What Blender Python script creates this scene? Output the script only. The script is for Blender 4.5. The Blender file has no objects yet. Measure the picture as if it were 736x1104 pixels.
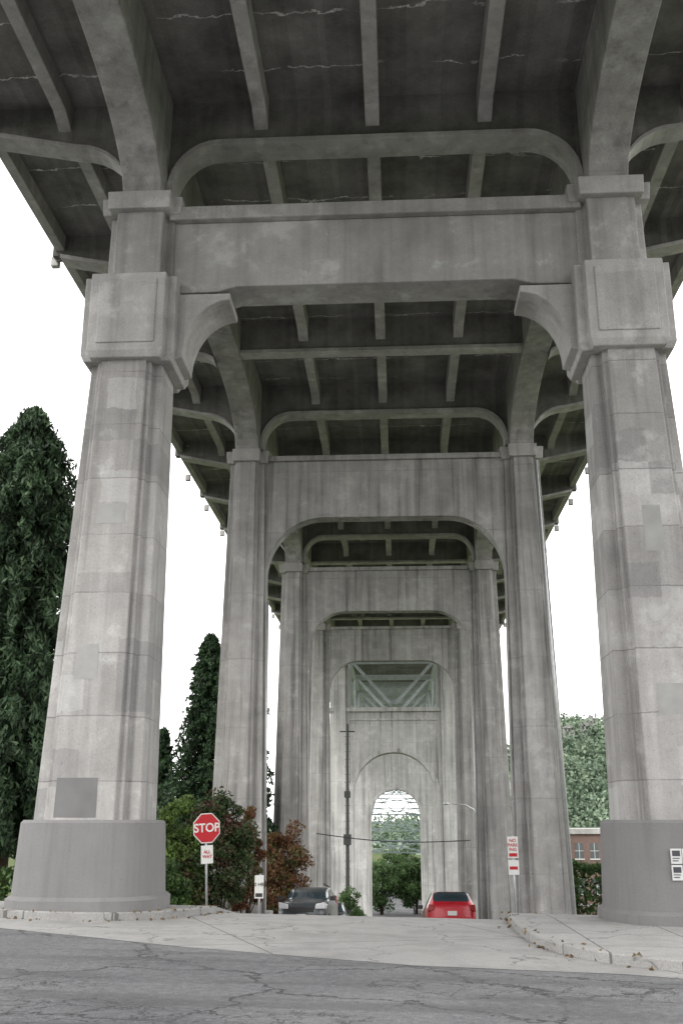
import bpy, bmesh, math, random
import numpy as np
from mathutils import Vector, Matrix
random.seed(7); rng=np.random.default_rng(7)
S=bpy.context.scene
S.view_settings.view_transform='Standard'; S.view_settings.look='None'; S.view_settings.exposure=0
COL=S.collection

# ------------------------------------------------------------------ helpers
def obj(name,me,mats=(),parent=None,loc=None):
    o=bpy.data.objects.new(name,me); COL.objects.link(o)
    for m in mats: me.materials.append(m)
    if parent: o.parent=parent
    if loc: o.location=loc
    return o
def empty(name,loc=(0,0,0),rot=(0,0,0)):
    o=bpy.data.objects.new(name,None); COL.objects.link(o); o.location=loc; o.rotation_euler=rot
    o.empty_display_size=.3
    return o
class Acc:
    def __init__(s): s.v=[]; s.f=[]; s.m=[]
    def add(s,vs,fs,m=0):
        b=len(s.v); s.v+= [tuple(p) for p in vs]; s.f+=[tuple(i+b for i in f) for f in fs]; s.m+=[m]*len(fs)
    def box(s,x0,x1,y0,y1,z0,z1,m=0):
        s.add([(x0,y0,z0),(x1,y0,z0),(x1,y1,z0),(x0,y1,z0),(x0,y0,z1),(x1,y0,z1),(x1,y1,z1),(x0,y1,z1)],
              [(0,3,2,1),(4,5,6,7),(0,1,5,4),(1,2,6,5),(2,3,7,6),(3,0,4,7)],m)
    def prism(s,poly,axis,a,b,m=0):
        n=len(poly)
        def P(p,t):
            return (p[0],t,p[1]) if axis=='Y' else ((t,p[0],p[1]) if axis=='X' else (p[0],p[1],t))
        vs=[P(p,a) for p in poly]+[P(p,b) for p in poly]
        fs=[tuple(range(n)),tuple(range(2*n-1,n-1,-1))]+[(i,(i+1)%n+0,(i+1)%n+n,i+n) for i in range(n)]
        s.add(vs,fs,m)
    def loft(s,rings,m=0,cap=True):
        n=len(rings[0]); vs=[p for r in rings for p in r]; fs=[]
        for k in range(len(rings)-1):
            for i in range(n):
                j=(i+1)%n; fs.append((k*n+i,k*n+j,(k+1)*n+j,(k+1)*n+i))
        if cap:
            fs.append(tuple(range(n-1,-1,-1))); fs.append(tuple(range((len(rings)-1)*n,len(rings)*n)))
        s.add(vs,fs,m)
    def bar(s,p,q,w=.15,h=None,m=0):
        h=h or w; p=Vector(p); q=Vector(q); d=(q-p).normalized()
        up=Vector((0,0,1)) if abs(d.z)<.95 else Vector((0,1,0))
        a=d.cross(up).normalized()*w/2; b=a.cross(d).normalized()*h/2
        s.loft([[p-a-b,p+a-b,p+a+b,p-a+b],[q-a-b,q+a-b,q+a+b,q-a+b]],m)
    def tube(s,pts,r,n=8,m=0):
        rings=[]
        for i,p in enumerate(pts):
            p=Vector(p); a=Vector(pts[max(i-1,0)]); b=Vector(pts[min(i+1,len(pts)-1)])
            d=(b-a).normalized(); up=Vector((0,0,1)) if abs(d.z)<.9 else Vector((0,1,0))
            u=d.cross(up).normalized(); v=u.cross(d)
            rr=r[i] if isinstance(r,(list,tuple)) else r
            rings.append([p+u*rr*math.cos(t*2*math.pi/n)+v*rr*math.sin(t*2*math.pi/n) for t in range(n)])
        s.loft(rings,m)
    def build(s,name,mats,parent=None,bevel=0,smooth=False,loc=None):
        me=bpy.data.meshes.new(name); me.from_pydata(s.v,[],s.f)
        me.polygons.foreach_set('material_index',s.m)
        bm=bmesh.new(); bm.from_mesh(me); bmesh.ops.recalc_face_normals(bm,faces=bm.faces); bm.to_mesh(me); bm.free()
        if smooth: me.polygons.foreach_set('use_smooth',[True]*len(me.polygons))
        o=obj(name,me,mats,parent,loc)
        if bevel:
            b=o.modifiers.new('bevel','BEVEL'); b.width=bevel; b.segments=2; b.limit_method='ANGLE'; b.angle_limit=math.radians(35)
        return o

# ------------------------------------------------------------------ node material helper
class NT:
    def __init__(s,name,rough=.85,spec=.3):
        s.mat=bpy.data.materials.new(name); s.mat.use_nodes=True; s.t=s.mat.node_tree
        s.b=s.t.nodes['Principled BSDF']; s.b.inputs['Roughness'].default_value=rough
        s.b.inputs['Specular IOR Level'].default_value=spec
        s.co=s.n('ShaderNodeTexCoord').outputs['Object']
    def n(s,t,**k):
        n=s.t.nodes.new(t)
        for a,b in k.items(): setattr(n,a,b)
        return n
    def put(s,inp,v):
        if isinstance(v,bpy.types.NodeSocket): s.t.links.new(v,inp)
        else: inp.default_value=v
    def map(s,sc=(1,1,1),loc=(0,0,0),rot=(0,0,0),co=None):
        m=s.n('ShaderNodeMapping'); s.put(m.inputs[0],co or s.co); m.inputs['Scale'].default_value=sc; m.inputs['Location'].default_value=loc
        m.inputs['Rotation'].default_value=rot
        return m.outputs[0]
    def noise(s,scale,det=3,rough=.55,co=None,dist=0):
        m=s.n('ShaderNodeTexNoise'); s.put(m.inputs['Vector'],co or s.co); m.inputs['Scale'].default_value=scale
        m.inputs['Detail'].default_value=det; m.inputs['Roughness'].default_value=rough; m.inputs['Distortion'].default_value=dist
        return m.outputs[0]
    def vor(s,scale,co=None,feature='F1',out='Distance'):
        m=s.n('ShaderNodeTexVoronoi',feature=feature); s.put(m.inputs['Vector'],co or s.co); m.inputs['Scale'].default_value=scale
        return m.outputs[out]
    def rng(s,v,a,b,c=0,d=1):
        m=s.n('ShaderNodeMapRange'); s.put(m.inputs[0],v)
        for i,x in enumerate((a,b,c,d)): m.inputs[i+1].default_value=x
        return m.outputs[0]
    def math(s,op,a,b=0,c=None):
        m=s.n('ShaderNodeMath',operation=op); s.put(m.inputs[0],a); s.put(m.inputs[1],b)
        if c is not None: s.put(m.inputs[2],c)
        return m.outputs[0]
    def mix(s,f,a,b,mode='MIX'):
        m=s.n('ShaderNodeMix',data_type='RGBA',blend_type=mode); s.put(m.inputs[0],f)
        def c(v): return (v,v,v,1) if isinstance(v,(int,float)) else (tuple(v)+(1,) if isinstance(v,tuple) and len(v)==3 else v)
        s.put(m.inputs[6],c(a)); s.put(m.inputs[7],c(b)); return m.outputs[2]
    def col(s,v): s.put(s.b.inputs['Base Color'],v)
    def bump(s,h,st=.3,dist=.02):
        m=s.n('ShaderNodeBump'); s.put(m.inputs['Height'],h); m.inputs['Strength'].default_value=st; m.inputs['Distance'].default_value=dist
        s.t.links.new(m.outputs[0],s.b.inputs['Normal'])
    def sep(s,co=None):
        m=s.n('ShaderNodeSeparateXYZ'); s.put(m.inputs[0],co or s.co); return m.outputs
    def comb(s,x,y,z):
        m=s.n('ShaderNodeCombineXYZ'); s.put(m.inputs[0],x); s.put(m.inputs[1],y); s.put(m.inputs[2],z); return m.outputs[0]
    def white(s,v):
        m=s.n('ShaderNodeTexWhiteNoise',noise_dimensions='3D'); s.put(m.inputs['Vector'],v); return m.outputs['Value']

def plain(name,c,rough=.5,spec=.5,metal=0,var=.12,scale=6,coat=0):
    m=NT(name,rough,spec); m.b.inputs['Metallic'].default_value=metal
    n=m.noise(scale,3); m.col(m.mix(m.rng(n,.3,.7),tuple(x*(1-var) for x in c),tuple(min(1,x*(1+var)) for x in c)))
    if coat: m.b.inputs['Coat Weight'].default_value=coat
    return m.mat

def concrete(name,lo=.27,hi=.41,lift=1.15,liftamt=.3,streak=.45,tint=(1,.972,.94),patch=.6,joint=.5,lightpatch=.22,grain=.22,off=0):
    m=NT(name,.9,.2)
    big=m.noise(.5,4,.6); med=m.noise(2.2,5,.62); fine=m.noise(26,2,.7)
    f=m.math('ADD',m.math('MULTIPLY',big,.65),m.math('MULTIPLY',med,.35))
    c=m.mix(m.rng(f,.36,.64),tuple(lo*t for t in tint),tuple(hi*t for t in tint))
    x,y,z=m.sep()
    zm=m.math('ADD',z,m.math('MULTIPLY',med,.05))
    zz=m.math('DIVIDE',zm,lift)
    fl=m.math('FLOOR',zz); fr=m.math('FRACT',zz)
    if liftamt>.05:
        w=m.white(m.comb(m.math('FLOOR',m.math('DIVIDE',x,1.9)),m.math('FLOOR',m.math('DIVIDE',y,2.3)),fl))
        c=m.mix(liftamt,c,m.mix(w,.68,1.32),'MULTIPLY')
    st=m.noise(1,4,.62,co=m.map((3.2,3.2,.11),loc=(off,0,0)))
    c=m.mix(m.math('MULTIPLY',m.rng(st,.52,.68),streak),c,tuple(lo*.4*t for t in tint))
    c=m.mix(m.math('MULTIPLY',m.rng(st,.46,.34),streak*.5),c,tuple(min(1,hi*1.35)*t for t in (1,.99,.97)))
    if patch:
        wx=m.math('ADD',x,m.math('MULTIPLY',med,.16)); wz=m.math('ADD',z,m.math('MULTIPLY',m.noise(3.1,4,.6),.22))
        pn=m.white(m.comb(m.math('FLOOR',m.math('MULTIPLY',wx,1.7)),m.math('FLOOR',m.math('MULTIPLY',y,1.1)),m.math('FLOOR',m.math('MULTIPLY',m.math('ADD',wz,.37),1.5))))
        c=m.mix(m.math('MULTIPLY',m.math('GREATER_THAN',pn,.87),patch*.5),c,tuple(lo*.7*t for t in (1,1,1)))
        c=m.mix(m.math('MULTIPLY',m.math('LESS_THAN',pn,.09),patch*.4),c,tuple(min(.7,hi*1.3)*t for t in (1,1,.99)))
    if lightpatch:
        c=m.mix(m.math('MULTIPLY',m.rng(m.math('ADD',m.math('MULTIPLY',med,.6),m.math('MULTIPLY',big,.4)),.55,.63),lightpatch),c,tuple(min(.75,hi*1.45)*t for t in (1,1,.98)))
    c=m.mix(grain,c,m.mix(m.rng(fine,.25,.75),.55,1.4),'MULTIPLY')
    c=m.mix(m.math('MULTIPLY',m.rng(fine,.32,.26),.45),c,.09)
    if joint:
        jl=m.math('MULTIPLY',m.math('LESS_THAN',fr,.02),joint)
        c=m.mix(m.math('MULTIPLY',jl,m.rng(big,.38,.55,.15,1)),c,.08)
    m.col(c)
    m.bump(m.math('ADD',fine,m.math('MULTIPLY',med,1.2)),.3,.02)
    return m.mat

M={}
M['conc']=concrete('weathered_concrete',liftamt=.38,patch=.8,lightpatch=.3,streak=.5)
M['concS']=concrete('strut_concrete',lo=.26,hi=.4,liftamt=0,patch=0,joint=0,lightpatch=.45,streak=.35,off=9)
M['conc2']=concrete('streaked_concrete',lo=.25,hi=.39,lift=2.3,liftamt=.12,streak=.7,patch=.25,joint=.2,off=4)
M['concL']=concrete('light_concrete',lo=.31,hi=.45,liftamt=0,streak=.3,patch=.3,joint=0,lightpatch=.3)
M['concD']=concrete('stained_beam_concrete',lo=.3,hi=.47,liftamt=0,streak=.3,patch=0,joint=0,lightpatch=.35)
M['concG']=concrete('girder_concrete',lo=.24,hi=.4,liftamt=0,streak=.4,patch=0,joint=0,lightpatch=.35)
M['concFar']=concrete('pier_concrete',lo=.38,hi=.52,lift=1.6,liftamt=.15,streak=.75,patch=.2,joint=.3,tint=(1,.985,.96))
M['ped']=concrete('painted_pedestal_concrete',lo=.185,hi=.21,liftamt=0,streak=.2,patch=0,joint=0,lightpatch=0,grain=.08,tint=(1,.99,.98))
def soffit():
    m=NT('deck_soffit_concrete',.92,.15)
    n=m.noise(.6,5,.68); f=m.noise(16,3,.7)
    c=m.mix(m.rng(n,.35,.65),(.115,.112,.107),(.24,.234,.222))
    x,y,z=m.sep()
    bw=m.white(m.comb(m.math('FLOOR',m.math('MULTIPLY',x,6.5)),0,0))
    c=m.mix(.3,c,m.mix(bw,.6,1.4),'MULTIPLY')
    c=m.mix(.4,c,m.mix(f,.4,1.6),'MULTIPLY')
    wob=m.noise(1.3,5,.7,co=m.map((.55,1,1)))
    yy=m.math('ADD',m.math('MULTIPLY',y,.62),m.math('MULTIPLY',wob,.55))
    d=m.math('ABSOLUTE',m.math('SUBTRACT',m.math('FRACT',yy),.5))
    line=m.rng(d,.0,.017,1,0)
    mask=m.rng(m.noise(.8,3,.6,co=m.map((1,1,1),loc=(3,5,8))),.46,.54)
    c=m.mix(m.math('MULTIPLY',m.math('MULTIPLY',line,mask),.9),c,(.75,.75,.72))
    m.col(c); m.bump(m.math('ADD',f,m.math('MULTIPLY',bw,.5)),.4,.02)
    return m.mat
M['soffit']=soffit()
def asphalt():
    m=NT('old_asphalt',.92,.2)
    big=m.noise(.35,4,.6); g=m.noise(70,2,.8); md=m.noise(11,3,.75)
    c=m.mix(m.rng(big,.35,.65),(.115,.117,.121),(.17,.171,.174))
    c=m.mix(.7,c,m.mix(m.rng(g,.3,.7),.3,1.8),'MULTIPLY')
    c=m.mix(.5,c,m.mix(m.rng(md,.3,.7),.5,1.5),'MULTIPLY')
    c=m.mix(m.math('MULTIPLY',m.rng(m.vor(30),0,.17,1,0),.5),c,(.42,.41,.38))
    wv=m.n('ShaderNodeVectorMath',operation='ADD'); m.put(wv.inputs[0],m.co)
    nn=m.n('ShaderNodeTexNoise'); m.put(nn.inputs['Vector'],m.co); nn.inputs['Scale'].default_value=1.6; nn.inputs['Detail'].default_value=5; nn.inputs['Roughness'].default_value=.68
    m.put(wv.inputs[1],nn.outputs['Color'])
    e=m.vor(.36,co=wv.outputs[0],feature='DISTANCE_TO_EDGE'); e2=m.vor(1.9,co=wv.outputs[0],feature='DISTANCE_TO_EDGE')
    cr=m.math('MULTIPLY',m.rng(e,.0,.016,1,0),m.rng(big,.36,.46)); cr2=m.math('MULTIPLY',m.rng(e2,.0,.026,1,0),m.rng(m.noise(.4,1,co=m.map((1,1,1),loc=(9,2,0))),.52,.58))
    cc=m.math('MAXIMUM',cr,cr2)
    c=m.mix(m.math('MULTIPLY',cc,.85),c,(.022,.022,.022))
    st=m.noise(1,3,.6,co=m.map((.2,1.5,1),rot=(0,0,.4)))
    c=m.mix(m.math('MULTIPLY',m.rng(st,.50,.62),.5),c,(.085,.085,.087))
    m.col(c); m.bump(m.math('SUBTRACT',m.math('MULTIPLY',g,.8),cc),.7,.012)
    return m.mat
M['asph']=asphalt()
def slab(name,lo,hi,jx,jy,rot=0,sla=.15):
    m=NT(name,.9,.2)
    big=m.noise(.7,5,.68); g=m.noise(45,3,.75)
    c=m.mix(m.rng(big,.35,.65),tuple(lo*t for t in (1,.99,.96)),tuple(hi*t for t in (1,.99,.96)))
    c=m.mix(.55,c,m.mix(m.rng(g,.25,.75),.45,1.55),'MULTIPLY')
    x,y,z=m.sep(m.map((1,1,1),rot=(0,0,rot)))
    fx=m.math('FRACT',m.math('DIVIDE',x,jx)); fy=m.math('FRACT',m.math('DIVIDE',y,jy))
    j=m.math('MAXIMUM',m.math('LESS_THAN',fx,.018/jx*1.5),m.math('LESS_THAN',fy,.018/jy*1.5))
    sl=m.white(m.comb(m.math('FLOOR',m.math('DIVIDE',x,jx)),m.math('FLOOR',m.math('DIVIDE',y,jy)),0))
    c=m.mix(sla,c,m.mix(sl,.7,1.3),'MULTIPLY')
    wv=m.n('ShaderNodeVectorMath',operation='ADD'); m.put(wv.inputs[0],m.co)
    nn=m.n('ShaderNodeTexNoise'); m.put(nn.inputs['Vector'],m.co); nn.inputs['Scale'].default_value=1.6; nn.inputs['Detail'].default_value=4
    m.put(wv.inputs[1],nn.outputs['Color'])
    e=m.vor(.5,co=wv.outputs[0],feature='DISTANCE_TO_EDGE')
    cr=m.math('MULTIPLY',m.rng(e,0,.014,1,0),m.rng(big,.44,.5))
    c=m.mix(m.math('MULTIPLY',m.math('MAXIMUM',j,cr),.7),c,(.06,.06,.058))
    c=m.mix(m.math('MULTIPLY',m.rng(big,.54,.66),.5),c,(.14,.14,.138))
    m.col(c); m.bump(m.math('SUBTRACT',g,j),.5,.012); return m.mat
M['apron']=slab('worn_concrete_pavement',.24,.36,4.3,4.9,-.4)
M['walk']=slab('sidewalk_concrete',.25,.36,1.5,1.5,0)
def groundm():
    m=NT('grass_and_soil',.95,.1)
    n=m.noise(.3,5,.6); f=m.noise(9,3,.8)
    c=m.mix(m.rng(n,.4,.6),(.045,.085,.022),(.09,.095,.045)); c=m.mix(.5,c,m.mix(f,.4,1.6),'MULTIPLY')
    m.col(c); m.bump(f,.8,.05); return m.mat
M['ground']=groundm()
def leaf(name,a,b,c3=None,trans=.25,sc=1.1,lo=.45,hi=1.5):
    m=NT(name,.6,.25)
    g=m.n('ShaderNodeNewGeometry').outputs['Random Per Island']
    cl=m.noise(sc,3,.65)
    c=m.mix(g,a,b)
    if c3: c=m.mix(m.rng(cl,.5,.6),c,c3)
    c=m.mix(.85,c,m.mix(m.rng(cl,.35,.65),lo,hi),'MULTIPLY')
    m.col(c)
    tr=m.n('ShaderNodeBsdfTranslucent'); m.put(tr.inputs[0],c)
    mx=m.n('ShaderNodeMixShader'); mx.inputs[0].default_value=trans
    out=[n for n in m.t.nodes if n.type=='OUTPUT_MATERIAL'][0]
    m.t.links.new(m.b.outputs[0],mx.inputs[1]); m.t.links.new(tr.outputs[0],mx.inputs[2]); m.t.links.new(mx.outputs[0],out.inputs[0])
    return m.mat
M['con1']=leaf('cypress_foliage',(.024,.05,.026),(.07,.11,.055),trans=.12,sc=1.6,lo=.28,hi=1.6)
M['con2']=leaf('spruce_foliage',(.016,.04,.02),(.045,.08,.032),trans=.12,sc=1.6,lo=.35)
M['lime']=leaf('bright_leaves',(.06,.105,.025),(.1,.15,.035))
M['shrub']=leaf('shrub_leaves',(.03,.055,.02),(.06,.09,.03),(.07,.035,.028),sc=2)
M['redl']=leaf('reddish_leaves',(.14,.055,.03),(.2,.11,.05),(.07,.085,.03),sc=2)
M['hedge']=leaf('hedge_leaves',(.03,.06,.018),(.06,.11,.03))
M['fart']=leaf('park_tree_leaves',(.05,.1,.035),(.1,.16,.06),sc=.5)
M['hillf']=leaf('hazed_hillside_foliage',(.10,.15,.10),(.145,.2,.13),(.17,.22,.15),trans=.05,sc=.07,lo=.6,hi=1.3)  # paler, greyer greens: distance haze is put into the leaf colours
M['bark']=plain('bark',(.06,.045,.035),.95,.1,var=.4,scale=12)
M['steel']=plain('bridge_steel_paint',(.5,.54,.56),.6,.4,var=.15,scale=3)
M['steelA']=plain('arch_steel_paint',(.2,.25,.25),.6,.4,var=.15,scale=3)
M['galv']=plain('galvanised_steel',(.42,.43,.43),.45,.5,metal=.6)
M['dark']=plain('dark_metal',(.03,.03,.03),.5)
M['redsign']=plain('red_sign_sheeting',(.4,.008,.014),.4,.4,var=.08)
M['white']=plain('white_sign_sheeting',(.6,.6,.58),.5,.5,var=.04)
M['paper']=plain('poster_paper',(.6,.61,.6),.8,.2,var=.08)
M['ink']=plain('poster_ink',(.06,.06,.07),.8)
M['grey']=plain('grey_paint_cover',(.17,.17,.17),.8,.2,var=.12,scale=2)
M['grey2']=plain('pale_paint_cover',(.33,.33,.32),.8,.2,var=.1,scale=3)

# ------------------------------------------------------------------ terrain
PY=[-400,19,20,21,22,23,30,40,90,110,130,170,4000]
PZ=[0,0,-.03,-.09,-.18,-.28,-1.12,-2.32,-8.3,-9.8,-10.6,-10.9,-10.9]
def gz(x,y): return float(np.interp(y,PY,PZ))-.018*(max(-15,min(15,x))+5)
def drape(name,poly,dz,mat,parent=None,skirt=0):
    bm=bmesh.new(); vs=[bm.verts.new((p[0],p[1],0)) for p in poly]; bm.faces.new(vs)
    for y in PY[1:-1]:
        bmesh.ops.bisect_plane(bm,geom=bm.verts[:]+bm.edges[:]+bm.faces[:],plane_co=(0,y,0),plane_no=(0,1,0))
    for x in (-15,15):
        bmesh.ops.bisect_plane(bm,geom=bm.verts[:]+bm.edges[:]+bm.faces[:],plane_co=(x,0,0),plane_no=(1,0,0))
    bmesh.ops.triangulate(bm,faces=bm.faces[:])
    bmesh.ops.recalc_face_normals(bm,faces=bm.faces)
    if bm.faces and sum(f.normal.z for f in bm.faces)<0: bmesh.ops.reverse_faces(bm,faces=bm.faces[:])
    for v in bm.verts: v.co.z=gz(v.co.x,v.co.y)+dz
    if skirt:
        be=[e for e in bm.edges if e.is_boundary]
        r=bmesh.ops.extrude_edge_only(bm,edges=be)
        for v in [g for g in r['geom'] if isinstance(g,bmesh.types.BMVert)]: v.co.z-=skirt
        bmesh.ops.recalc_face_normals(bm,faces=bm.faces)
    me=bpy.data.meshes.new(name); bm.to_mesh(me); bm.free()
    return obj(name,me,[mat],parent)
drape('ground',[(-2500,-400),(2500,-400),(2500,4000),(-2500,4000)],0,M['ground'])
ed=lambda x: 17.0-.43*(x+6.2)+.25
drape('cross_street_road',[(-60,-30),(60,-30),(60,ed(60)+16),(20,ed(20)),(-6.2,ed(-6.2)),(-60,ed(-60))],.004,M['asph'])
drape('avenue_road',[(-3.9,19.5),(3.9,19.5),(3.9,400),(-3.9,400)],.004,M['asph'])
drape('pavement_apron',[(-12,ed(-12)-.6),(-6.2,ed(-6.2)-.6),(-2.5,ed(-2.5)-1.0),(0.5,ed(.5)-.9),(3,ed(3)-.1),(5,ed(5)+.0),(5,17),(4.2,21),(-4.2,21),(-12,20.5)],.008,M['apron'])
def arc(pts,n=5):
    out=[]; P=[Vector(p) for p in pts]
    for i in range(len(P)-1):
        p0=P[max(i-1,0)];p1=P[i];p2=P[i+1];p3=P[min(i+2,len(P)-1)]
        for k in range(n):
            t=k/n; out.append(.5*((2*p1)+(-p0+p2)*t+(2*p0-5*p1+4*p2-p3)*t*t+(-p0+3*p1-3*p2+p3)*t**3))
    out.append(P[-1]); return [(p.x,p.y) for p in out]
rk=arc([(3.45,60),(3.45,27),(2.5,21.5),(2.25,18.5),(2.35,15.9),(2.9,14.3),(4.0,13.4),(6.5,12.3),(12,9.9),(30,2)])
lk=arc([(-3.6,60),(-3.6,26),(-3.25,21),(-3.35,19.3),(-4.1,18.2),(-5.6,17.85),(-8,18.7),(-14,21.3),(-30,28)])
def walk(name,kerb,far):
    drape(name,kerb+far,.13,M['walk'],skirt=.5)
walk('sidewalk',rk,[(30,16),(7.2,17.5),(6.8,22),(6.8,60)])
walk('sidewalk',lk,[(-30,32),(-12,24.5),(-7,21.5),(-6.6,24),(-6.6,60)])
def kerbline(s,kerb):
    a=Acc(); P=[Vector((p[0],p[1])) for p in kerb]; W=.16
    rings=[]
    for i,p in enumerate(P):
        d=(P[min(i+1,len(P)-1)]-P[max(i-1,0)]).normalized(); n=Vector((-d.y,d.x))
        o=p-n*s*.012; q=p+n*s*W; z=gz(p.x,p.y)
        rings.append([(o.x,o.y,z-.3),(o.x,o.y,z+.12),(o.x+n.x*s*.02,o.y+n.y*s*.02,z+.137),(q.x,q.y,z+.137),(q.x,q.y,z-.3)])
    a.loft(rings); a.build('kerb',[M['walk']])
kerbline(1,rk); kerbline(-1,lk)
# dry leaf litter along the gutters and round the pedestal feet
wp=[]
for k in range(420):
    i=random.randrange(6,len(rk)-10); j=min(i,len(lk)-8); K=rk if k%2 else lk
    i=i if k%2 else j; p=K[i]; q=K[i-1]; t=random.random()
    x_=p[0]*(1-t)+q[0]*t+random.gauss(0,.12); y_=p[1]*(1-t)+q[1]*t+random.gauss(0,.12)
    if abs(x_)<3.1 and y_>16.5 and random.random()<.5: continue
    wp.append((x_,y_,gz(x_,y_)+.145 if random.random()<.4 else gz(x_,y_)+.02))

# ------------------------------------------------------------------ bridge
BR=empty('highway_bridge')
ZS=17.3; ZB=16.2
bents=[3.7,19.3,35.0,52.0,69.0]
def cruc(cx,cy,z,ax,ay,nx,ny):
    return [Vector((cx+x,cy+y,z)) for x,y in [(-nx,-ay),(nx,-ay),(nx,-ny),(ax,-ny),(ax,ny),(nx,ny),(nx,ay),(-nx,ay),(-nx,ny),(-ax,ny),(-ax,-ny),(-nx,-ny)]]
def cruc2(cx,cy,z,ax,ay,nx,ny,s=.11,d=.13):
    q=[(nx,-ay),(nx,-ay+d),(nx+s,-ay+d),(nx+s,-ny),(ax,-ny)]
    p=q+[(x,-y) for x,y in reversed(q)]
    p=p+[(-x,-y) for x,y in p]
    return [Vector((cx+x,cy+y,z)) for x,y in p]
def superel(cx,cy,z,r,e=3.0,n=48):
    o=[]
    for i in range(n):
        t=2*math.pi*i/n; c,s=math.cos(t),math.sin(t)
        o.append(Vector((cx+r*math.copysign(abs(c)**(2/e),c),cy+r*math.copysign(abs(s)**(2/e),s),z)))
    return o
def big_bent(Y,tag):
    a=Acc(); p=Acc(); b=Acc(); u=Acc()
    for s in (-1,1):
        cx=s*5.27; g=gz(cx,Y)
        p.loft([superel(cx,Y,g-.6,1.38),superel(cx,Y,g+.30,1.38),superel(cx,Y,g+.36,1.29),superel(cx,Y,1.57,1.235),superel(cx,Y,1.62,1.19)])
        a.loft([cruc2(cx-s*.02,Y,1.55,.97,1.0,.60,.66),cruc2(s*5.1,Y,10.7,.74,.80,.46,.53,.09,.1)])
        b.loft([cruc(s*5.06,Y,10.6,.90,.93,.72,.74),cruc(s*5.06,Y,10.74,.96,.99,.78,.8),cruc(s*5.06,Y,12.5,.96,.99,.78,.8)])
        b.box(s*5.06-.6,s*5.06+.6,Y-1.02,Y-.95,10.9,12.35)
        u.loft([cruc(s*4.97,Y,12.4,.71,.78,.50,.5),cruc(s*4.97,Y,14.2,.69,.76,.50,.5)])
        b.loft([cruc(s*4.97,Y,14.1,.84,.92,.66,.66),cruc(s*4.97,Y,14.5,.87,.95,.68,.68)])
        xs=s*(5.06-.93)
        pr=[(xs,12.2),(xs-s*1.12,12.2),(xs-s*1.12,12.05)]+[(xs-s*1.12+s*.95*math.sin(t),10.75+1.3*math.cos(t)) for t in [i*math.pi/2/14 for i in range(1,15)]]+[(xs-s*.0,10.7)]
        b.prism(pr,'Y',Y-.56,Y+.5)
    st=[(-4.4,13.98),(4.4,13.98),(4.4,12.28),(3.3,12.3),(2.9,12.42),(-2.9,12.42),(-3.3,12.3),(-4.4,12.28)]
    u.prism(st,'Y',Y-.45,Y+.45)
    u.box(-4.38,4.38,Y-.62,Y+.62,13.98,14.3)
    a.build('bent_legs'+tag,[M['conc']],BR,.025)
    u.build('bent_strut'+tag,[M['concS']],BR,.03)
    p.build('pedestals'+tag,[M['ped']],BR,0.0,False)
    b.build('capitals'+tag,[M['concL']],BR,.02)
def portal(Y,tag,mat):
    a=Acc(); b=Acc()
    for s in (-1,1):
        g=gz(s*5,Y)-.3
        a.loft([cruc2(s*5.0,Y,g,.90,1.05,.46,.58,.1,.12),cruc2(s*4.97,Y,14.15,.62,.72,.33,.42,.08,.09)])
        a.box(s*5.0-1.08,s*5.0+1.08,Y-1.2,Y+1.2,g-.6,g+.75)
        b.loft([cruc(s*4.97,Y,14.1,.74,.84,.48,.54),cruc(s*4.97,Y,14.55,.78,.88,.5,.56)])
    zs=9.9; zc=12.05; xo=4.23; rx=2.0
    arch=[(xo-rx+rx*math.cos(t),zs+(zc-zs)*math.sin(t)) for t in [i*math.pi/2/12 for i in range(13)]]
    g=gz(0,Y)-.3
    poly=[(-4.5,14.2),(4.5,14.2),(4.5,g),(4.03,g)]+arch+[(-x,z) for x,z in reversed(arch)]+[(-4.03,g),(-4.5,g)]
    a.prism(poly,'Y',Y-.33,Y+.33)
    a.box(-4.48,4.48,Y-.45,Y+.45,14.2,14.4)
    a.build('portal_frame'+tag,[mat],BR,.025)
    b.build('capitals'+tag,[M['concL']],BR,.02)
big_bent(19.3,'_near'); big_bent(3.7,'_rear')
portal(35.0,'_second',M['conc2']); portal(52.0,'_third',M['conc2']); portal(69.0,'_fourth',M['conc2'])
DY0=2.2
YE=bents+[86.5]
g=Acc()
def girder_span(ya,yb,s,Ha=True,Hb=True):
    R=4.6; z0=14.5; z1=16.0
    pr=[(ya,17.35),(ya,z0)]
    h=.75
    if Ha: pr+=[(ya+h+R*(1-math.cos(t)),z0+(z1-z0)*math.sin(t)) for t in [i*math.pi/2/12 for i in range(13)]]
    else: pr[-1]=(ya,z1)
    if Hb: pr+=[(yb-h-R*(1-math.cos(t)),z0+(z1-z0)*math.sin(t)) for t in [(12-i)*math.pi/2/12 for i in range(13)]]+[(yb,z0)]
    else: pr+=[(yb,z1)]
    pr+=[(yb,17.35)]
    g.prism(pr,'X',s*4.97-.42,s*4.97+.42)
for s in (-1,1):
    for i in range(len(YE)-1):
        girder_span(YE[i]+.002,YE[i+1]-.002,s,True,i<len(YE)-1)
    g.prism([(DY0,17.35),(DY0,14.5),(YE[0]-.002,14.5),(YE[0]-.002,17.35)],'X',s*4.97-.42,s*4.97+.42)
g.build('haunched_girders',[M['concG']],BR,.025)
fb=Acc(); br=Acc(); st=Acc()
panels=[]
for i in range(len(YE)-1):
    a_,b_=YE[i],YE[i+1]
    for k in range(3): panels.append((a_+(b_-a_)*k/3, k==0))
panels.append((86.3,True))
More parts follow.
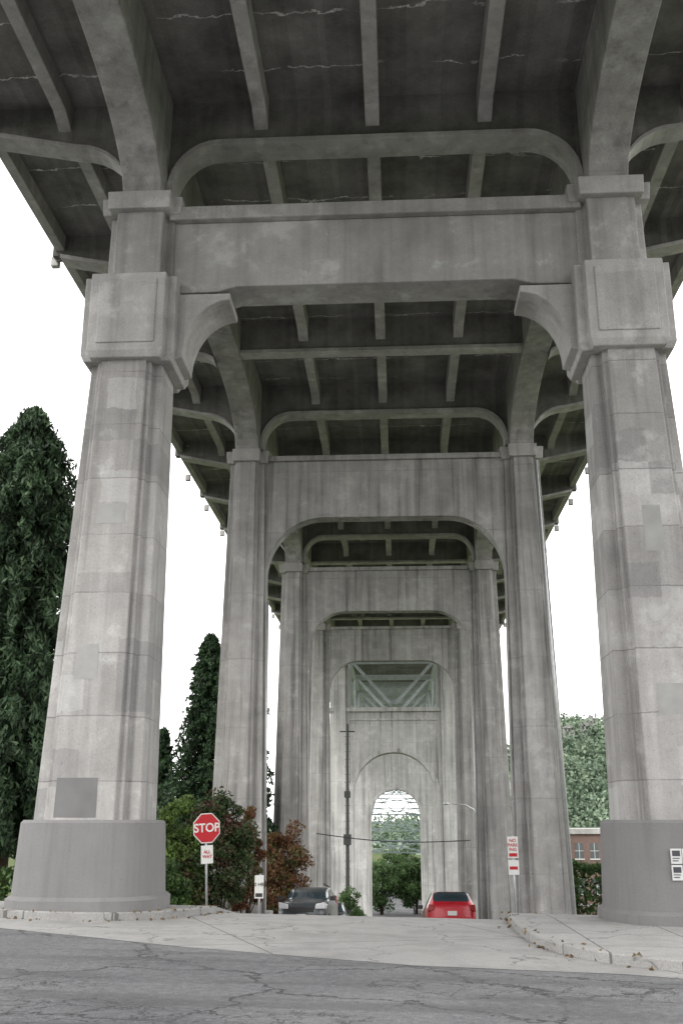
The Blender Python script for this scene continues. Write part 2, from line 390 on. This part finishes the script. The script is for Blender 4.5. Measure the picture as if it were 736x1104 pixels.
for (Y,isb) in panels:
    w=.17 if not isb else .2
    if isb:
        r=1.15; zc=14.9
        arch=[(4.56-r+r*math.cos(t),zc+(ZB-zc)*math.sin(t)) for t in [i*math.pi/2/8 for i in range(9)]]
        poly=[(-4.56,17.34),(4.56,17.34),(4.56,14.75)]+arch+[(-x,z) for x,z in reversed(arch)]+[(-4.56,14.75)]
        fb.prism(poly,'Y',Y-w,Y+w)
        lip=[(4.56,14.7),(4.56,14.9)]+arch+[(-x,z) for x,z in reversed(arch)]+[(-4.56,14.9),(-4.56,14.7)]
        low=[(-4.42,14.7)]+[(-(x-.12*max(0,math.cos(t*math.pi/16))),z-.12*math.sin(t*math.pi/16)) for t,(x,z) in enumerate(arch)]
        low2=[(x-.12*max(0,math.cos(t*math.pi/16)),z-.12*math.sin(t*math.pi/16)) for t,(x,z) in reversed(list(enumerate(arch)))]+[(4.42,14.7)]
        br.prism(lip+low+low2,'Y',Y-.34,Y+.34)
    else:
        fb.box(-4.56,4.56,Y-w,Y+w,ZB,17.34)
        br.box(-4.56,4.56,Y-.24,Y+.24,ZB-.1,ZB+.02)
    for s in (-1,1):
        zr=14.9 if isb else 15.9
        cv=[(s*(5.38+1.3*(1-math.cos(t))),zr+(16.25-zr)*math.sin(t)) for t in [i*math.pi/2/8 for i in range(9)]]
        poly=[(s*5.38,17.34)]+cv+[(s*8.8,16.7),(s*9.05,16.7),(s*9.05,17.34)]
        fb.prism(poly,'Y',Y-w,Y+w)
        lip=cv+[(s*8.8,16.7)]+[(s*8.8,16.58)]+[(x,z-.1) for x,z in reversed(cv)]
        br.prism(lip,'Y',Y-.27,Y+.27)
ys=[p[0] for p in panels]
for x,w,z in [(-2.5,.16,16.72),(0,.16,16.72),(2.5,.16,16.72),(-7.0,.15,16.85),(7.0,.15,16.85)]:
    for i in range(len(ys)-1):
        y0=ys[i]+.17; y1=ys[i+1]-.17
        st.prism([(y0,17.34),(y0,z-.22),(y0+.5,z),(y1-.5,z),(y1,z-.22),(y1,17.34)],'X',x-w,x+w)
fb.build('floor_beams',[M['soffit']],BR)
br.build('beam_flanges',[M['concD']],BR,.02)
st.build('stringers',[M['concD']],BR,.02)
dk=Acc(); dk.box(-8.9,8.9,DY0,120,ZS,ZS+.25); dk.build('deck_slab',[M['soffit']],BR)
fa=Acc()
for s in (-1,1):
    x0,x1=(8.72,8.98) if s>0 else (-8.98,-8.72)
    fa.box(x0,x1,DY0-.05,120,16.85,17.85)
    fa.box(min(s*8.98,s*9.2),max(s*8.98,s*9.2),DY0-.05,120,17.5,17.8)
    for k in range(74):
        y=DY0+.5+k*1.56; fa.box(s*9.1-.07,s*9.1+.07,y-.07,y+.07,17.8,18.9)
    fa.box(s*9.1-.1,s*9.1+.1,DY0,120,18.9,19.05)
    for k in range(24):
        y=6+k*4.7; fa.box(min(s*9.0,s*9.22),max(s*9.0,s*9.22),y-.1,y+.1,16.6,16.9)
fa.build('edge_fascia_and_railing',[M['concD']],BR,.02)
def archpoly(x,zs,zc,n=16): return [(x*math.cos(t),zs+(zc-zs)*math.sin(t)) for t in [i*math.pi/n for i in range(n+1)]]
def pier(Y,hw,zt,ow,zs,zc,th,tag,legs):
    a=Acc(); g_=gz(0,Y)-.6
    ar=archpoly(ow,zs,zc)
    poly=[(-hw,zt),(hw,zt),(hw,g_),(ow,g_)]+ar+[(-ow,g_),(-hw,g_)]
    a.prism(poly,'Y',Y-th,Y+th)
    out=[(x*1.12,zs+(z-zs)*1.1) for x,z in reversed(ar)]
    a.prism([(ow,g_)]+ar+[(-ow,g_),(-ow*1.12,g_)]+out+[(ow*1.12,g_)],'Y',Y-th-.15,Y-th+.02)
    a.box(-hw-.2,hw+.2,Y-th-.3,Y+th+.3,zt,zt+.35)
    a.box(-hw+.02,hw-.02,Y-th-.12,Y+th+.1,zt-.75,zt-.6)
    for s in (-1,1):
        c=s*(hw-.75)
        a.loft([cruc(c,Y,g_,.95,th+.6,.6,th+.2),cruc(c,Y,zt-.003 if not legs else 14.5,.8,th+.45,.5,th+.1)])
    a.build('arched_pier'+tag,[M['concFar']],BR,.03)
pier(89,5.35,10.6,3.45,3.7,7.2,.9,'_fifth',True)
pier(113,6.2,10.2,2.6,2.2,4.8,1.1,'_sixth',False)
sa=Acc()
def truss(y0,y1,zb,zt,X,n):
    dy=(y1-y0)/n
    for s in (-1,1):
        sa.bar((s*X,y0,zb),(s*X,y1,zb),.3,.35); sa.bar((s*X,y0,zt),(s*X,y1,zt),.3,.35)
        sa.bar((s*.3,y0,zb+.3),(s*.3,y1,zb+.3),.2,.3)
        for k in range(n+1):
            y=y0+k*dy; sa.bar((s*X,y,zb),(s*X,y,zt),.2)
            if k<n:
                if k%2: sa.bar((s*X,y,zb),(s*X,y+dy,zt),.2)
                else: sa.bar((s*X,y,zt),(s*X,y+dy,zb),.2)
    for k in range(n+1):
        y=y0+k*dy
        sa.bar((-X,y,zt),(X,y,zt),.25,.5)
        sa.bar((-X*.95,y,zt),(-.3,y,zb+.3),.26); sa.bar((X*.95,y,zt),(.3,y,zb+.3),.26)
truss(91,330,11.4,15.4,3.9,22)
for k in range(33):
    y=120+k*6.5; sa.bar((-8.8,y,16.9),(8.8,y,16.9),.3,.8)
sa.box(-8.9,8.9,120.01,335,17.3,17.55)
sa.build('steel_truss_span',[M['steel']],BR)
sa=Acc()
def zr(d): t=(d-124)/208; return -1.9+14.5*math.sin(math.pi*min(1,t*.5))
N=20
for k in range(N):
    d0=124+k*10.4; d1=d0+10.4
    up0=zr(d0)+4.2*(1-k/N*.6); up1=zr(d1)+4.2*(1-(k+1)/N*.6)
    for s in (-1,1):
        sa.bar((s*4.0,d0,zr(d0)),(s*4.0,d1,zr(d1)),.3,.35)
        sa.bar((s*4.0,d0,up0),(s*4.0,d1,up1),.25,.25)
        sa.bar((s*4.0,d0,zr(d0)),(s*4.0,d1,up1),.15)
        sa.bar((s*4.0,d0,zr(d0)),(s*4.0,d0,up0),.15)
    sa.bar((-4,d0,zr(d0)),(4,d0,zr(d0)),.16)
    if k%4==0:
        sa.bar((-4,d0,up0),(4,d0,up0),.14)
        for q in (-1,1): sa.bar((q*4,d0,zr(d0)),(0,d0,up0),.13); sa.bar((q*4,d0,up0),(0,d0,zr(d0)),.13)
    if k%2==0: sa.bar((-4,d0,zr(d0)),(4,d1,zr(d1)),.14); sa.bar((4,d0,zr(d0)),(-4,d1,zr(d1)),.14)
sa.build('steel_arch_lattice',[M['steelA']],BR)
pp=Acc()
for s in (-1,1): pp.box(s*4-1.0,s*4+1.0,121.5,125,-11.5,-1.9)
pp.build('arch_footings',[M['concFar']],BR,.05)
def leg_front(z,off=.003):
    t=(z-1.55)/(10.7-1.55); return 19.3-(1.0+(.80-1.0)*t)-off
pa=Acc(); pb=Acc()
def patch(acc,s,x0,x1,z0,z1,off=.004):
    acc.add([(x0,leg_front(z0,off),z0),(x1,leg_front(z0,off),z0),(x1-.01,leg_front(z1,off),z1),(x0+.012,leg_front(z1,off),z1)],[(0,1,2,3)])
patch(pa,-1,-5.74,-4.98,1.66,2.34)
patch(pb,-1,-5.58,-5.15,4.1,4.75); patch(pb,1,4.95,5.5,3.4,3.95); patch(pb,1,5.0,5.35,6.4,7.3); patch(pb,-1,-5.4,-4.85,7.1,7.5)
pa.build('graffiti_cover_paint',[M['grey']],BR); pb.build('repair_mortar_patches',[M['grey2']],BR)
cd=Acc()
cd.tube([(-4.02,34.55,gz(-4,34.5)),(-4.12,34.55,9)],.04)
cd.tube([(4.06,51.5,gz(4,51.5)),(4.15,51.5,10)],.05)
cd.tube([(5.7,33.8,-1.6),(5.4,34.15,13.9)],.06)
cd.build('conduits',[M['galv']],BR,smooth=True)

# ------------------------------------------------------------------ foliage
def leafmesh(C,size,elong=1.6,updown=0.0):
    n=len(C); a=rng.normal(size=(n,3)); a[:,2]-=updown*2; a/=np.linalg.norm(a,axis=1)[:,None]
    b=rng.normal(size=(n,3)); b-= (a*b).sum(1)[:,None]*a; b/=np.linalg.norm(b,axis=1)[:,None]
    sz=size*(.6+.8*rng.random(n))[:,None]
    A=a*sz*elong/2; B=b*sz/2
    return np.stack([C-A,C+B*.9-A*.1,C+A,C-B*.9-A*.1],1).reshape(-1,3)
def foliage(name,C,size,mat,parent,elong=1.6,updown=0.):
    V=leafmesh(np.asarray(C),size,elong,updown); n=len(V)//4
    me=bpy.data.meshes.new(name); me.vertices.add(len(V)); me.vertices.foreach_set('co',V.ravel().astype('f'))
    me.loops.add(4*n); me.loops.foreach_set('vertex_index',np.arange(4*n,dtype='i'))
    me.polygons.add(n); me.polygons.foreach_set('loop_start',np.arange(0,4*n,4,dtype='i')); me.polygons.foreach_set('loop_total',np.full(n,4,dtype='i'))
    me.update(calc_edges=True); me.validate()
    return obj(name,me,[mat],parent)
def conifer(name,x,y,H,R,mat,nb=420,nl=110,size=.13,base=.06,power=.8,full=True,droop=.5,elong=2.2,rough=.6):
    z=gz(x,y); E=empty(name,(x,y,z)); pts=[]; tr=Acc()
    tr.tube([(0,0,-.3),(.03,0,H*.3),(-.02,.03,H*.7),(0,0,H*.97)],[R*.13+.05,R*.11+.03,R*.06,.02])
    for k in range(nb):
        t=(k+random.random())/nb; h=H*(base+(1-base)*t)
        prof=(1-t)**power*(min(1,(t+.06)*5) if full else 1)
        prof=prof*(.88+.12*math.sin(9*t+x))
        L=R*prof*(1.1-rough+rough*random.random())+.12
        an=k*2.39996+random.uniform(-.4,.4)
        dx,dy=math.cos(an),math.sin(an)
        m_=int(nl*(.35+.65*L/R)); u=rng.random(m_)**.6
        sp=(.08+.07*L)*(1.15-u*.8)
        px=dx*L*u; py=dy*L*u; pz=h+L*(.28*u-droop*u*u)*1.2
        pts.append(np.stack([px,py,pz],1)+rng.normal(size=(m_,3))*sp[:,None]*np.array([1,1,.6]))
        if k%4==0: tr.tube([(0,0,h),(dx*L*.5,dy*L*.5,h+L*(.14-droop*.25)*1.2),(dx*L*.9,dy*L*.9,h+L*(.25-droop*.8)*1.2)],[.05,.03,.01],5)
    tr.build('trunk_and_limbs',[M['bark']],E,smooth=True)
    foliage('crown',np.concatenate(pts),size,mat,E,elong,droop)
    return E
def bushy(name,x,y,W,D,H,mat,n=9000,size=.1,clumps=60,stems=8,trunk=0):
    z=gz(x,y); E=empty(name,(x,y,z)); tr=Acc(); pts=[]
    for k in range(clumps):
        while True:
            p=rng.uniform(-1,1,3)
            if (p**2).sum()<1 and (p**2).sum()>.12: break
        c=np.array([p[0]*W/2,p[1]*D/2,trunk+(H-trunk)*(.5+.5*p[2])])
        r=(.10+.13*random.random())*min(W,H-trunk)
        m_=n//clumps; q=rng.normal(size=(m_,3)); q/=np.linalg.norm(q,axis=1)[:,None]
        q=q*(rng.random(m_)**.45)[:,None]*r*np.array([1,1,.8]); pts.append(q+c)
        if k<stems: tr.tube([(p[0]*.08*W,p[1]*.08*D,-.2),(c[0]*.4,c[1]*.4,c[2]*.5),tuple(c)],[.03+trunk*.03,.025+trunk*.015,.012],6)
    if trunk: tr.tube([(0,0,-.3),(0.05,0,trunk),(0,0,H*.7)],[H*.03,H*.022,H*.008])
    tr.build('stems' if not trunk else 'trunk_and_limbs',[M['bark']],E,smooth=True)
    P=np.concatenate(pts); P=P[P[:,2]>.02]
    foliage('leaves',P,size,mat,E)
    return E
conifer('cypress_tree',-11.5,30.5,15.7,3.5,M['con1'],nb=820,nl=210,size=.08,base=.14,power=.42,droop=.7,elong=3.2,rough=.68)
conifer('spruce_tree',-8.2,46,12.8,3.0,M['con2'],nb=620,nl=150,size=.085,power=.62)
conifer('spruce_tree',-7.0,50.5,13.6,2.2,M['con2'],nb=400,nl=110,size=.1,power=.65)
conifer('spruce_tree',-11.1,50,9.3,1.8,M['con2'],nb=260,nl=90,size=.12,power=.7)
bushy('lime_shrub',-6.1,31,1.7,1.5,3.5,M['lime'],12000,.07,60)
bushy('dark_shrub',-5.0,31.0,2.2,1.4,3.5,M['shrub'],17000,.065,90)
bushy('red_leaf_shrub',-4.3,32.4,1.0,1.0,3.7,M['redl'],6500,.065,50)
bushy('red_leaf_shrub',-4.6,44,2.4,1.8,4.6,M['redl'],11000,.085,65)
bushy('low_shrub',-6.3,28.2,2.0,1.0,1.5,M['hedge'],8000,.07,40)
def hedge(name,x0,x1,y0,y1,h,n=14000):
    E=empty(name,((x0+x1)/2,(y0+y1)/2,gz((x0+x1)/2,y0))); w=x1-x0; d=y1-y0
    a=rng.uniform(-1,1,(n,3)); ax=rng.integers(0,3,n); sgn=np.sign(a)
    for i in range(3): a[ax==i,i]=sgn[ax==i,i]*(1-.12*rng.random((ax==i).sum()))
    P=a*np.array([w/2,d/2,h/2])+np.array([0,0,h/2]); P+=.09*np.sin(P[:,[1,2,0]]*3.1+x0)+rng.normal(size=P.shape)*.05
    foliage('leaves',P,.09,M['hedge'],E)
    t=Acc()
    for k in range(int(w/.5)): t.tube([(-w/2+.25+k*.5,0,-.2),(-w/2+.3+k*.5,.05,h*.8)],[.03,.015],5)
    t.build('stems',[M['bark']],E)
hedge('hedge',6.0,13,37,38.5,2.4,24000); hedge('hedge',-16,-8.2,25.5,26.8,.95,9000)
M['litter']=leaf('dry_leaf_litter',(.12,.08,.04),(.2,.15,.08))
foliage('leaf_litter',np.array(wp),.05,M['litter'],None,1.5)
for (x,y,W,H) in [(-2.2,150,5.5,7.2),(2.6,152,5,7.8),(-5.5,142,6,7),(6.5,150,7,8.5),(0.4,185,7,8.2),(-9,170,8,10),(9,180,7,9)]:
    bushy('park_tree',x,y,W,W,H,M['fart'],9000,.22,60,8,trunk=H*.12)
bushy('lime_shrub',-3.3,82,2.2,2,4.2,M['fart'],5000,.12,50)
def hillz(x,y):
    t=min(1,max(0,(x-10)/90)); t=t*t*(3-2*t)
    u=min(1,max(0,(y-420)/200)); u=u*u*(3-2*u)
    return -10.9+ (6+56*t)*u + 3*math.sin(x*.021+1)*u+1.5*math.sin(x*.07)*u
hv=[];hf=[];nx,ny=90,24
for j in range(ny):
    for i in range(nx):
        x=-500+i*1300/(nx-1); y=420+j*380/(ny-1); hv.append((x,y,hillz(x,y)-.3+random.uniform(-1,1)))
for j in range(ny-1):
    for i in range(nx-1): hf.append((j*nx+i,j*nx+i+1,(j+1)*nx+i+1,(j+1)*nx+i))
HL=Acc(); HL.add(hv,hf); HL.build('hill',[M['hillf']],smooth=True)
C=[]
for k in range(3000):
    x=random.uniform(-60,330) if k%3==0 else random.uniform(60,180); y=random.uniform(430,640); z=hillz(x,y); r=random.uniform(2.0,5.5)
    q=rng.normal(size=(30,3)); q/=np.linalg.norm(q,axis=1)[:,None]; q*=r*(rng.random((30,1))**.4)*np.array([1,1,1.25]); C.append(q+np.array([x,y,z+r*.9]))
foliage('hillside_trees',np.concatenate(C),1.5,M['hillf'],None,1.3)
M['housew']=plain('distant_house_walls',(.33,.33,.31),.9,var=.3,scale=.02); M['roof']=plain('distant_roofs',(.2,.19,.19),.9)
hs=Acc()
for k in range(34):
    x=random.uniform(60,240); y=random.uniform(460,600); z=hillz(x,y)+3.5; w=random.uniform(2.5,4.5); h=random.uniform(3,4)
    hs.box(x-w,x+w,y-4,y+4,z-6,z+h); hs.prism([(x-w-.5,z+h+.01),(x+w+.5,z+h+.01),(x,z+h+2.2)],'Y',y-4.5,y+4.5,1)
    for q in (-.5,.1,.6): hs.box(x+w*q-.6,x+w*q+.6,y-4.06,y-3.9,z+h*.4,z+h*.4+1.6,2)
hs.build('distant_houses',[M['housew'],M['roof'],M['dark']])
def brickm():
    m=NT('red_brick',.9,.2); b=m.n('ShaderNodeTexBrick'); m.put(b.inputs['Vector'],m.map((1,1,1),rot=(math.pi/2,0,0)))
    b.inputs['Color1'].default_value=(.15,.09,.075,1); b.inputs['Color2'].default_value=(.2,.12,.1,1); b.inputs['Mortar'].default_value=(.25,.23,.21,1)
    b.inputs['Scale'].default_value=3; m.col(m.mix(.4,b.outputs[0],m.mix(m.noise(.7,5),.6,1.4),'MULTIPLY')); return m.mat
M['brick']=brickm(); M['glass']=plain('window_glass',(.09,.1,.11),.2,.6)
BB=empty('brick_building',(22,110,gz(15,110))); a=Acc(); a.box(-9,18,0,14,-.5,10.5); a.build('walls',[M['brick']],BB)
a=Acc(); a.box(-9.3,18.3,-.3,14.3,10.5,11.0)
for zf in (3.55,7.1): a.box(-9.1,18.1,-.1,14.1,zf,zf+.2)
a.build('parapet',[M['concL']],BB)
a=Acc(); w_=Acc()
for i in range(17):
    for zf in (1.2,4.7,8.1):
        x=-8.4+i*1.55; a.box(x,x+.85,-.03,.05,zf,zf+1.5)
        w_.box(x-.08,x+.93,-.1,-.032,zf-.12,zf); w_.box(x+.4,x+.45,-.08,-.035,zf,zf+1.5); w_.box(x,x+.85,-.075,-.036,zf+.72,zf+.77)
a.build('windows',[M['glass']],BB); w_.build('window_frames',[M['white']],BB)

# ------------------------------------------------------------------ signs
def octo(r): return [(r*math.cos(math.radians(22.5+45*i)),r*math.sin(math.radians(22.5+45*i))) for i in range(8)]
def text(name,s,size,mat,parent,loc,rotz=0):
    c=bpy.data.curves.new(name,'FONT'); c.body=s; c.size=size; c.align_x='CENTER'; c.align_y='CENTER'; c.extrude=.001; c.offset=size*.02
    o=bpy.data.objects.new(name,c); COL.objects.link(o)
    dg=bpy.context.evaluated_depsgraph_get(); me=bpy.data.meshes.new_from_object(o.evaluated_get(dg)); bpy.data.objects.remove(o)
    t=obj(name,me,[mat],parent); t.location=loc; t.rotation_euler=(math.pi/2,0,rotz); return t
def post(a,x,y,z0,z1,r=.03): a.tube([(x,y,z0),(x,y,z1)],r,8)
x,y=-4.35,26.2; SG=empty('stop_sign',(x,y,gz(x,y)+.13),(0,math.radians(-3),math.radians(34)))
zc_=1.98
a=Acc(); post(a,0,.05,-.2,zc_+.3); a.build('post',[M['galv']],SG,smooth=True)
a=Acc(); a.prism([(p[0],p[1]+zc_) for p in octo(.385)],'Y',0,.008); a.build('border',[M['white']],SG)
a=Acc(); a.prism([(p[0],p[1]+zc_) for p in octo(.36)],'Y',-.004,-.001); a.build('face',[M['redsign']],SG)
text('lettering','STOP',.29,M['white'],SG,(0,-.007,zc_))
a=Acc(); a.box(-.16,.16,-.01,.0,zc_-.84,zc_-.41); a.build('plate',[M['white']],SG)
text('plate_lettering','ALL\nWAY',.11,M['redsign'],SG,(0,-.014,zc_-.62))
def parksign(x,y,zt,w=.32,name='parking_sign',two=True,colr='redsign'):
    E=empty(name,(x,y,gz(x,y)+.13)); g0=gz(x,y)+.13; h=zt-g0
    a=Acc(); post(a,0,.04,-.3,h+.02); a.build('post',[M['galv']],E,smooth=True)
    a=Acc(); a.box(-w/2,w/2,-.01,0,h-.62,h)
    if two: a.box(-w/2,w/2,-.01,0,h-1.1,h-.68)
    a.build('plates',[M['white']],E,.004)
    text('lettering','NO\nPARK\nING' if two else '2 HR',.13,M[colr],E,(0,-.014,h-.25))
    a=Acc(); a.box(-w*.38,w*.38,-.014,-.0115,h-.58,h-.48)
    if two: a.box(-w*.38,w*.38,-.014,-.0115,h-.95,h-.86)
    a.build('symbols',[M[colr]],E)
parksign(3.78,32.5,1.15)
parksign(-3.65,30.4,.12,name='street_sign',two=False,colr='dark',w=.26)
E=empty('poster_group',(5.27,19.3,0)); a=Acc(); b=Acc()
for i in range(2):
    for j in range(2):
        x=-.42+i*.2+random.uniform(-.01,.01); z=.66+j*.26
        f=-(1.235+(1.57-z)/1.3*.055)-.014
        a.box(x,x+.18,f-.006,f,z,z+.24)
        b.box(x+.025,x+.155,f-.009,f-.0065,z+.12,z+.21); b.box(x+.025,x+.14,f-.009,f-.0065,z+.08,z+.095); b.box(x+.025,x+.12,f-.009,f-.0065,z+.04,z+.055)
a.build('sheets',[M['paper']],E); b.build('printing',[M['ink']],E)
x,y=4.75,60; z=gz(x,y); E=empty('street_lamp',(x,y,z)); a=Acc(); a.tube([(0,0,-.2),(0,0,6.6),(-.15,0,7.1),(-.6,0,7.35),(-1.4,0,7.45)],[.1,.07,.05,.045,.04]); a.build('pole_and_arm',[M['galv']],E,smooth=True)
a=Acc(); a.loft([superel(-1.75,0,7.36,.1,2,12),superel(-1.7,0,7.42,.17,2,12),superel(-1.7,0,7.5,.12,2,12)]); a.build('lamp_head',[M['galv']],E)
x,y=-3.75,84; z=gz(x,y); E=empty('utility_pole',(x,y,z)); a=Acc(); a.tube([(0,0,-.3),(0,0,16.8)],[.17,.11])
for k in range(24): a.bar((-.22,0,2+k*.6),(.22,0,2+k*.6),.035)
a.box(-.3,.3,-.35,-.12,7.4,8.2); a.box(-.25,.25,-.3,-.1,11,11.5); a.bar((-.6,0,16.2),(.6,0,16.2),.1); a.build('pole',[M['dark']],E)
a=Acc()
a.tube([(-4.2+8.4*t,58,.95-.25*math.sin(math.pi*t)-.35*t) for t in [i/16 for i in range(17)]],.03,6)
a.build('overhead_cable',[M['dark']])

# ------------------------------------------------------------------ cars
def carpaint(name,c):
    m=NT(name,.3,.5); m.b.inputs['Coat Weight'].default_value=.6; m.b.inputs['Coat Roughness'].default_value=.08
    n=m.noise(3,4); m.col(m.mix(n,tuple(x*.85 for x in c),c)); m.b.inputs['Metallic'].default_value=.2; return m.mat
M['cred']=carpaint('red_car_paint',(.42,.008,.02)); M['csil']=carpaint('dark_silver_car_paint',(.06,.07,.078))
M['cglass']=plain('car_glass',(.03,.045,.055),.04,.8); M['tyre']=plain('tyre_rubber',(.02,.02,.02),.9)
M['lamp']=plain('lamp_lens',(.6,.6,.62),.08,1.0,var=.05); M['tail']=plain('tail_lamp',(.25,.008,.008),.1,.8); M['trim']=plain('black_trim',(.025,.025,.027),.6)
def car(name,x,y,yaw,paint,suv=False):
    sl=math.atan(-.12)
    E=empty(name,(x,y,gz(x,y)+.004))
    R=Matrix.Rotation(sl,4,'X')@Matrix.Rotation(yaw,4,'Z'); E.rotation_euler=R.to_euler()
    k=1.09 if suv else 1.0
    ST=[(0,.74,.80,.66,.93,.95),(.10,.84,.93,.68,1.06,1.08),(.5,.87,.96,.61,1.36,1.39),(1.25,.88,.95,.60,1.45,1.49),(2.15,.88,.93,.60,1.45,1.49),(2.75,.88,.92,.63,1.27,1.31),(3.4,.87,.90,.70,.98,1.01),(4.0,.85,.80,.66,.86,.89),(4.35,.78,.66,.6,.72,.74)]
    if suv: ST=[(0,.78,.85,.68,1.0,1.02),(.08,.86,1.0,.70,1.15,1.17),(.35,.88,1.02,.66,1.5,1.53),(1.2,.89,1.0,.66,1.56,1.6),(2.2,.89,.98,.65,1.54,1.58),(2.8,.89,.97,.68,1.3,1.34),(3.35,.88,.95,.74,1.05,1.08),(4.1,.87,.88,.72,.95,.98),(4.5,.8,.74,.66,.82,.84)]
    L=ST[-1][0]; rings=[]
    for (yy,w,b,rw,rz,tz) in ST:
        yy-=L/2
        half=[(w*.8,.2),(w*.97,.3),(w,.55),(w*.985,b-.08),(w*.95,b),(rw,rz),(rw*.55,tz-.01)]
        rings.append([(px,yy,pz) for px,pz in half]+[(0,yy,tz)]+[(-px,yy,pz) for px,pz in reversed(half)])
    n=len(rings[0]); me=bpy.data.meshes.new('body'); V=[p for r in rings for p in r]; F=[];MI=[]
    for s_ in range(len(rings)-1):
        for i in range(n):
            j=(i+1)%n; F.append((s_*n+i,s_*n+j,(s_+1)*n+j,(s_+1)*n+i)); m=0
            if i in (4,n-1-5) and s_ in (2,3,4,5) : m=1
            if i in (5,6,7,8) and s_ in (1,5): m=1
            MI.append(m)
    F.append(tuple(range(n-1,-1,-1))); F.append(tuple(range((len(rings)-1)*n,len(rings)*n))); MI+=[0,0]
    me.from_pydata(V,[],F); me.polygons.foreach_set('material_index',MI)
    bm=bmesh.new(); bm.from_mesh(me); bmesh.ops.recalc_face_normals(bm,faces=bm.faces); bm.to_mesh(me); bm.free()
    me.polygons.foreach_set('use_smooth',[True]*len(me.polygons))
    o=obj('body',me,[paint,M['cglass']],E)
    cr=o.data.attributes.new('crease_edge','FLOAT','EDGE')
    vals=[0]*len(o.data.edges)
    for i_,e in enumerate(o.data.edges):
        ps=[p.material_index for p in o.data.polygons if e.vertices[0] in p.vertices and e.vertices[1] in p.vertices]
        if len(set(ps))>1: vals[i_]=.7
    cr.data.foreach_set('value',vals)
    sb=o.modifiers.new('sub','SUBSURF'); sb.levels=2; sb.render_levels=2
    a=Acc(); rim=Acc()
    for sx in (-1,1):
        for wy in (-L/2+.8,L/2-.85):
            def ring(xx,r): return [(xx,wy+r*math.cos(t*math.pi/12),.31+r*math.sin(t*math.pi/12)) for t in range(24)]
            a.loft([ring(sx*.66,.29),ring(sx*.68,.31),ring(sx*.86,.31),ring(sx*.885,.28)])
            rim.loft([ring(sx*.87,.2),ring(sx*.893,.19),ring(sx*.888,.06)])
    a.build('tyres',[M['tyre']],E,smooth=False); rim.build('wheel_rims',[M['galv']],E)
    yr=-L/2; yf=L/2; h=k
    a=Acc()
    for sx in (-1,1):
        a.prism([(sx*.80*1,.98*h),(sx*.60,.96*h),(sx*.62,.78*h),(sx*.82,.74*h)],'Y',yr-.0,yr+.14)
        if suv: a.prism([(sx*.8,1.35),(sx*.7,1.37),(sx*.72,.95),(sx*.84,.95)],'Y',yr+.03,yr+.2)
    a.build('tail_lamps',[M['tail']],E,.02)
    a=Acc()
    for sx in (-1,1): a.prism([(sx*.80,.84*h),(sx*.48,.78*h),(sx*.46,.63*h),(sx*.78,.64*h)],'Y',yf-.22,yf+.03)
    a.build('headlamps',[M['lamp']],E,.03)
    a=Acc()
    a.box(-.42,.42,yf-.06,yf+.012,.55*h,.70*h); a.box(-.7,.7,yf-.1,yf+.005,.24,.36); a.box(-.72,.72,yr-.015,yr+.1,.24,.36)
    a.box(-.02,.02,yr+.05,yr+.12,1.02,1.08)
    for sx in (-1,1): a.box(sx*.93-.09,sx*.93+.09,L/2-1.45,L/2-1.33,.95*k,1.08*k)
    for sx in (-1,1):
        for yy in (-.35,.55): a.box(sx*.875-.008,sx*.875+.014,yy-.012,yy+.012,.35,.88)
    a.box(-.5,.5,yr+.16,yr+.32,1.35*k,1.39*k)
    a.build('grille_mirrors_trim',[M['trim']],E,.01)
    a=Acc(); a.box(-.16,.16,yr-.03,yr-.016,.62,.76); a.box(-.16,.16,yf+.014,yf+.03,.40,.53); a.build('number_plates',[M['white']],E)
    a=Acc(); a.box(-.74,.74,yr-.022,yr-.002,.38,.56); a.build('rear_bumper',[paint],E,.02)
    if suv:
        a=Acc()
        for sx in (-1,1): a.bar((sx*.56,-1.5,1.63),(sx*.56,.3,1.63),.04)
        a.build('roof_rails',[M['trim']],E)
    return E
car('red_hatchback_car',2.05,39.5,math.radians(2),M['cred'])
car('dark_wagon_car',-2.95,39.0,math.radians(180-2),M['csil'],True)
car('dark_sedan_car',-2.8,47.5,math.radians(180),carpaint('dark_car_paint',(.03,.035,.04)))
car('parked_car',2.6,62,0,carpaint('grey_car_paint',(.2,.2,.21)))

# ------------------------------------------------------------------ light
W=bpy.data.worlds.new('World'); S.world=W; W.use_nodes=True; t=W.node_tree
bg=t.nodes['Background']; sk=t.nodes.new('ShaderNodeTexSky'); sk.sky_type='NISHITA'; sk.sun_disc=False
sk.sun_elevation=math.radians(50); sk.sun_rotation=math.radians(200); sk.dust_density=3
hs_=t.nodes.new('ShaderNodeHueSaturation'); hs_.inputs['Saturation'].default_value=.15; t.links.new(sk.outputs[0],hs_.inputs['Color'])
mx=t.nodes.new('ShaderNodeMix'); mx.data_type='RGBA'; mx.inputs[0].default_value=.8
t.links.new(hs_.outputs[0],mx.inputs[6]); mx.inputs[7].default_value=(22,21.8,21.8,1)
t.links.new(mx.outputs[2],bg.inputs[0]); bg.inputs[1].default_value=.14
l=bpy.data.lights.new('sun','SUN'); l.energy=1.5; l.angle=math.radians(14); l.color=(1,.97,.92); lo=bpy.data.objects.new('sun',l); COL.objects.link(lo)
lo.rotation_euler=(math.radians(50),0,math.radians(-25))
# ------------------------------------------------------------------ camera
c=bpy.data.cameras.new('camera'); c.lens=35.45; c.sensor_width=36; c.clip_end=6000; c.clip_start=.1
co=bpy.data.objects.new('camera',c); COL.objects.link(co); co.location=(.35,0,1.6); co.rotation_euler=(math.radians(107.04),0,math.radians(3.12))
S.camera=co
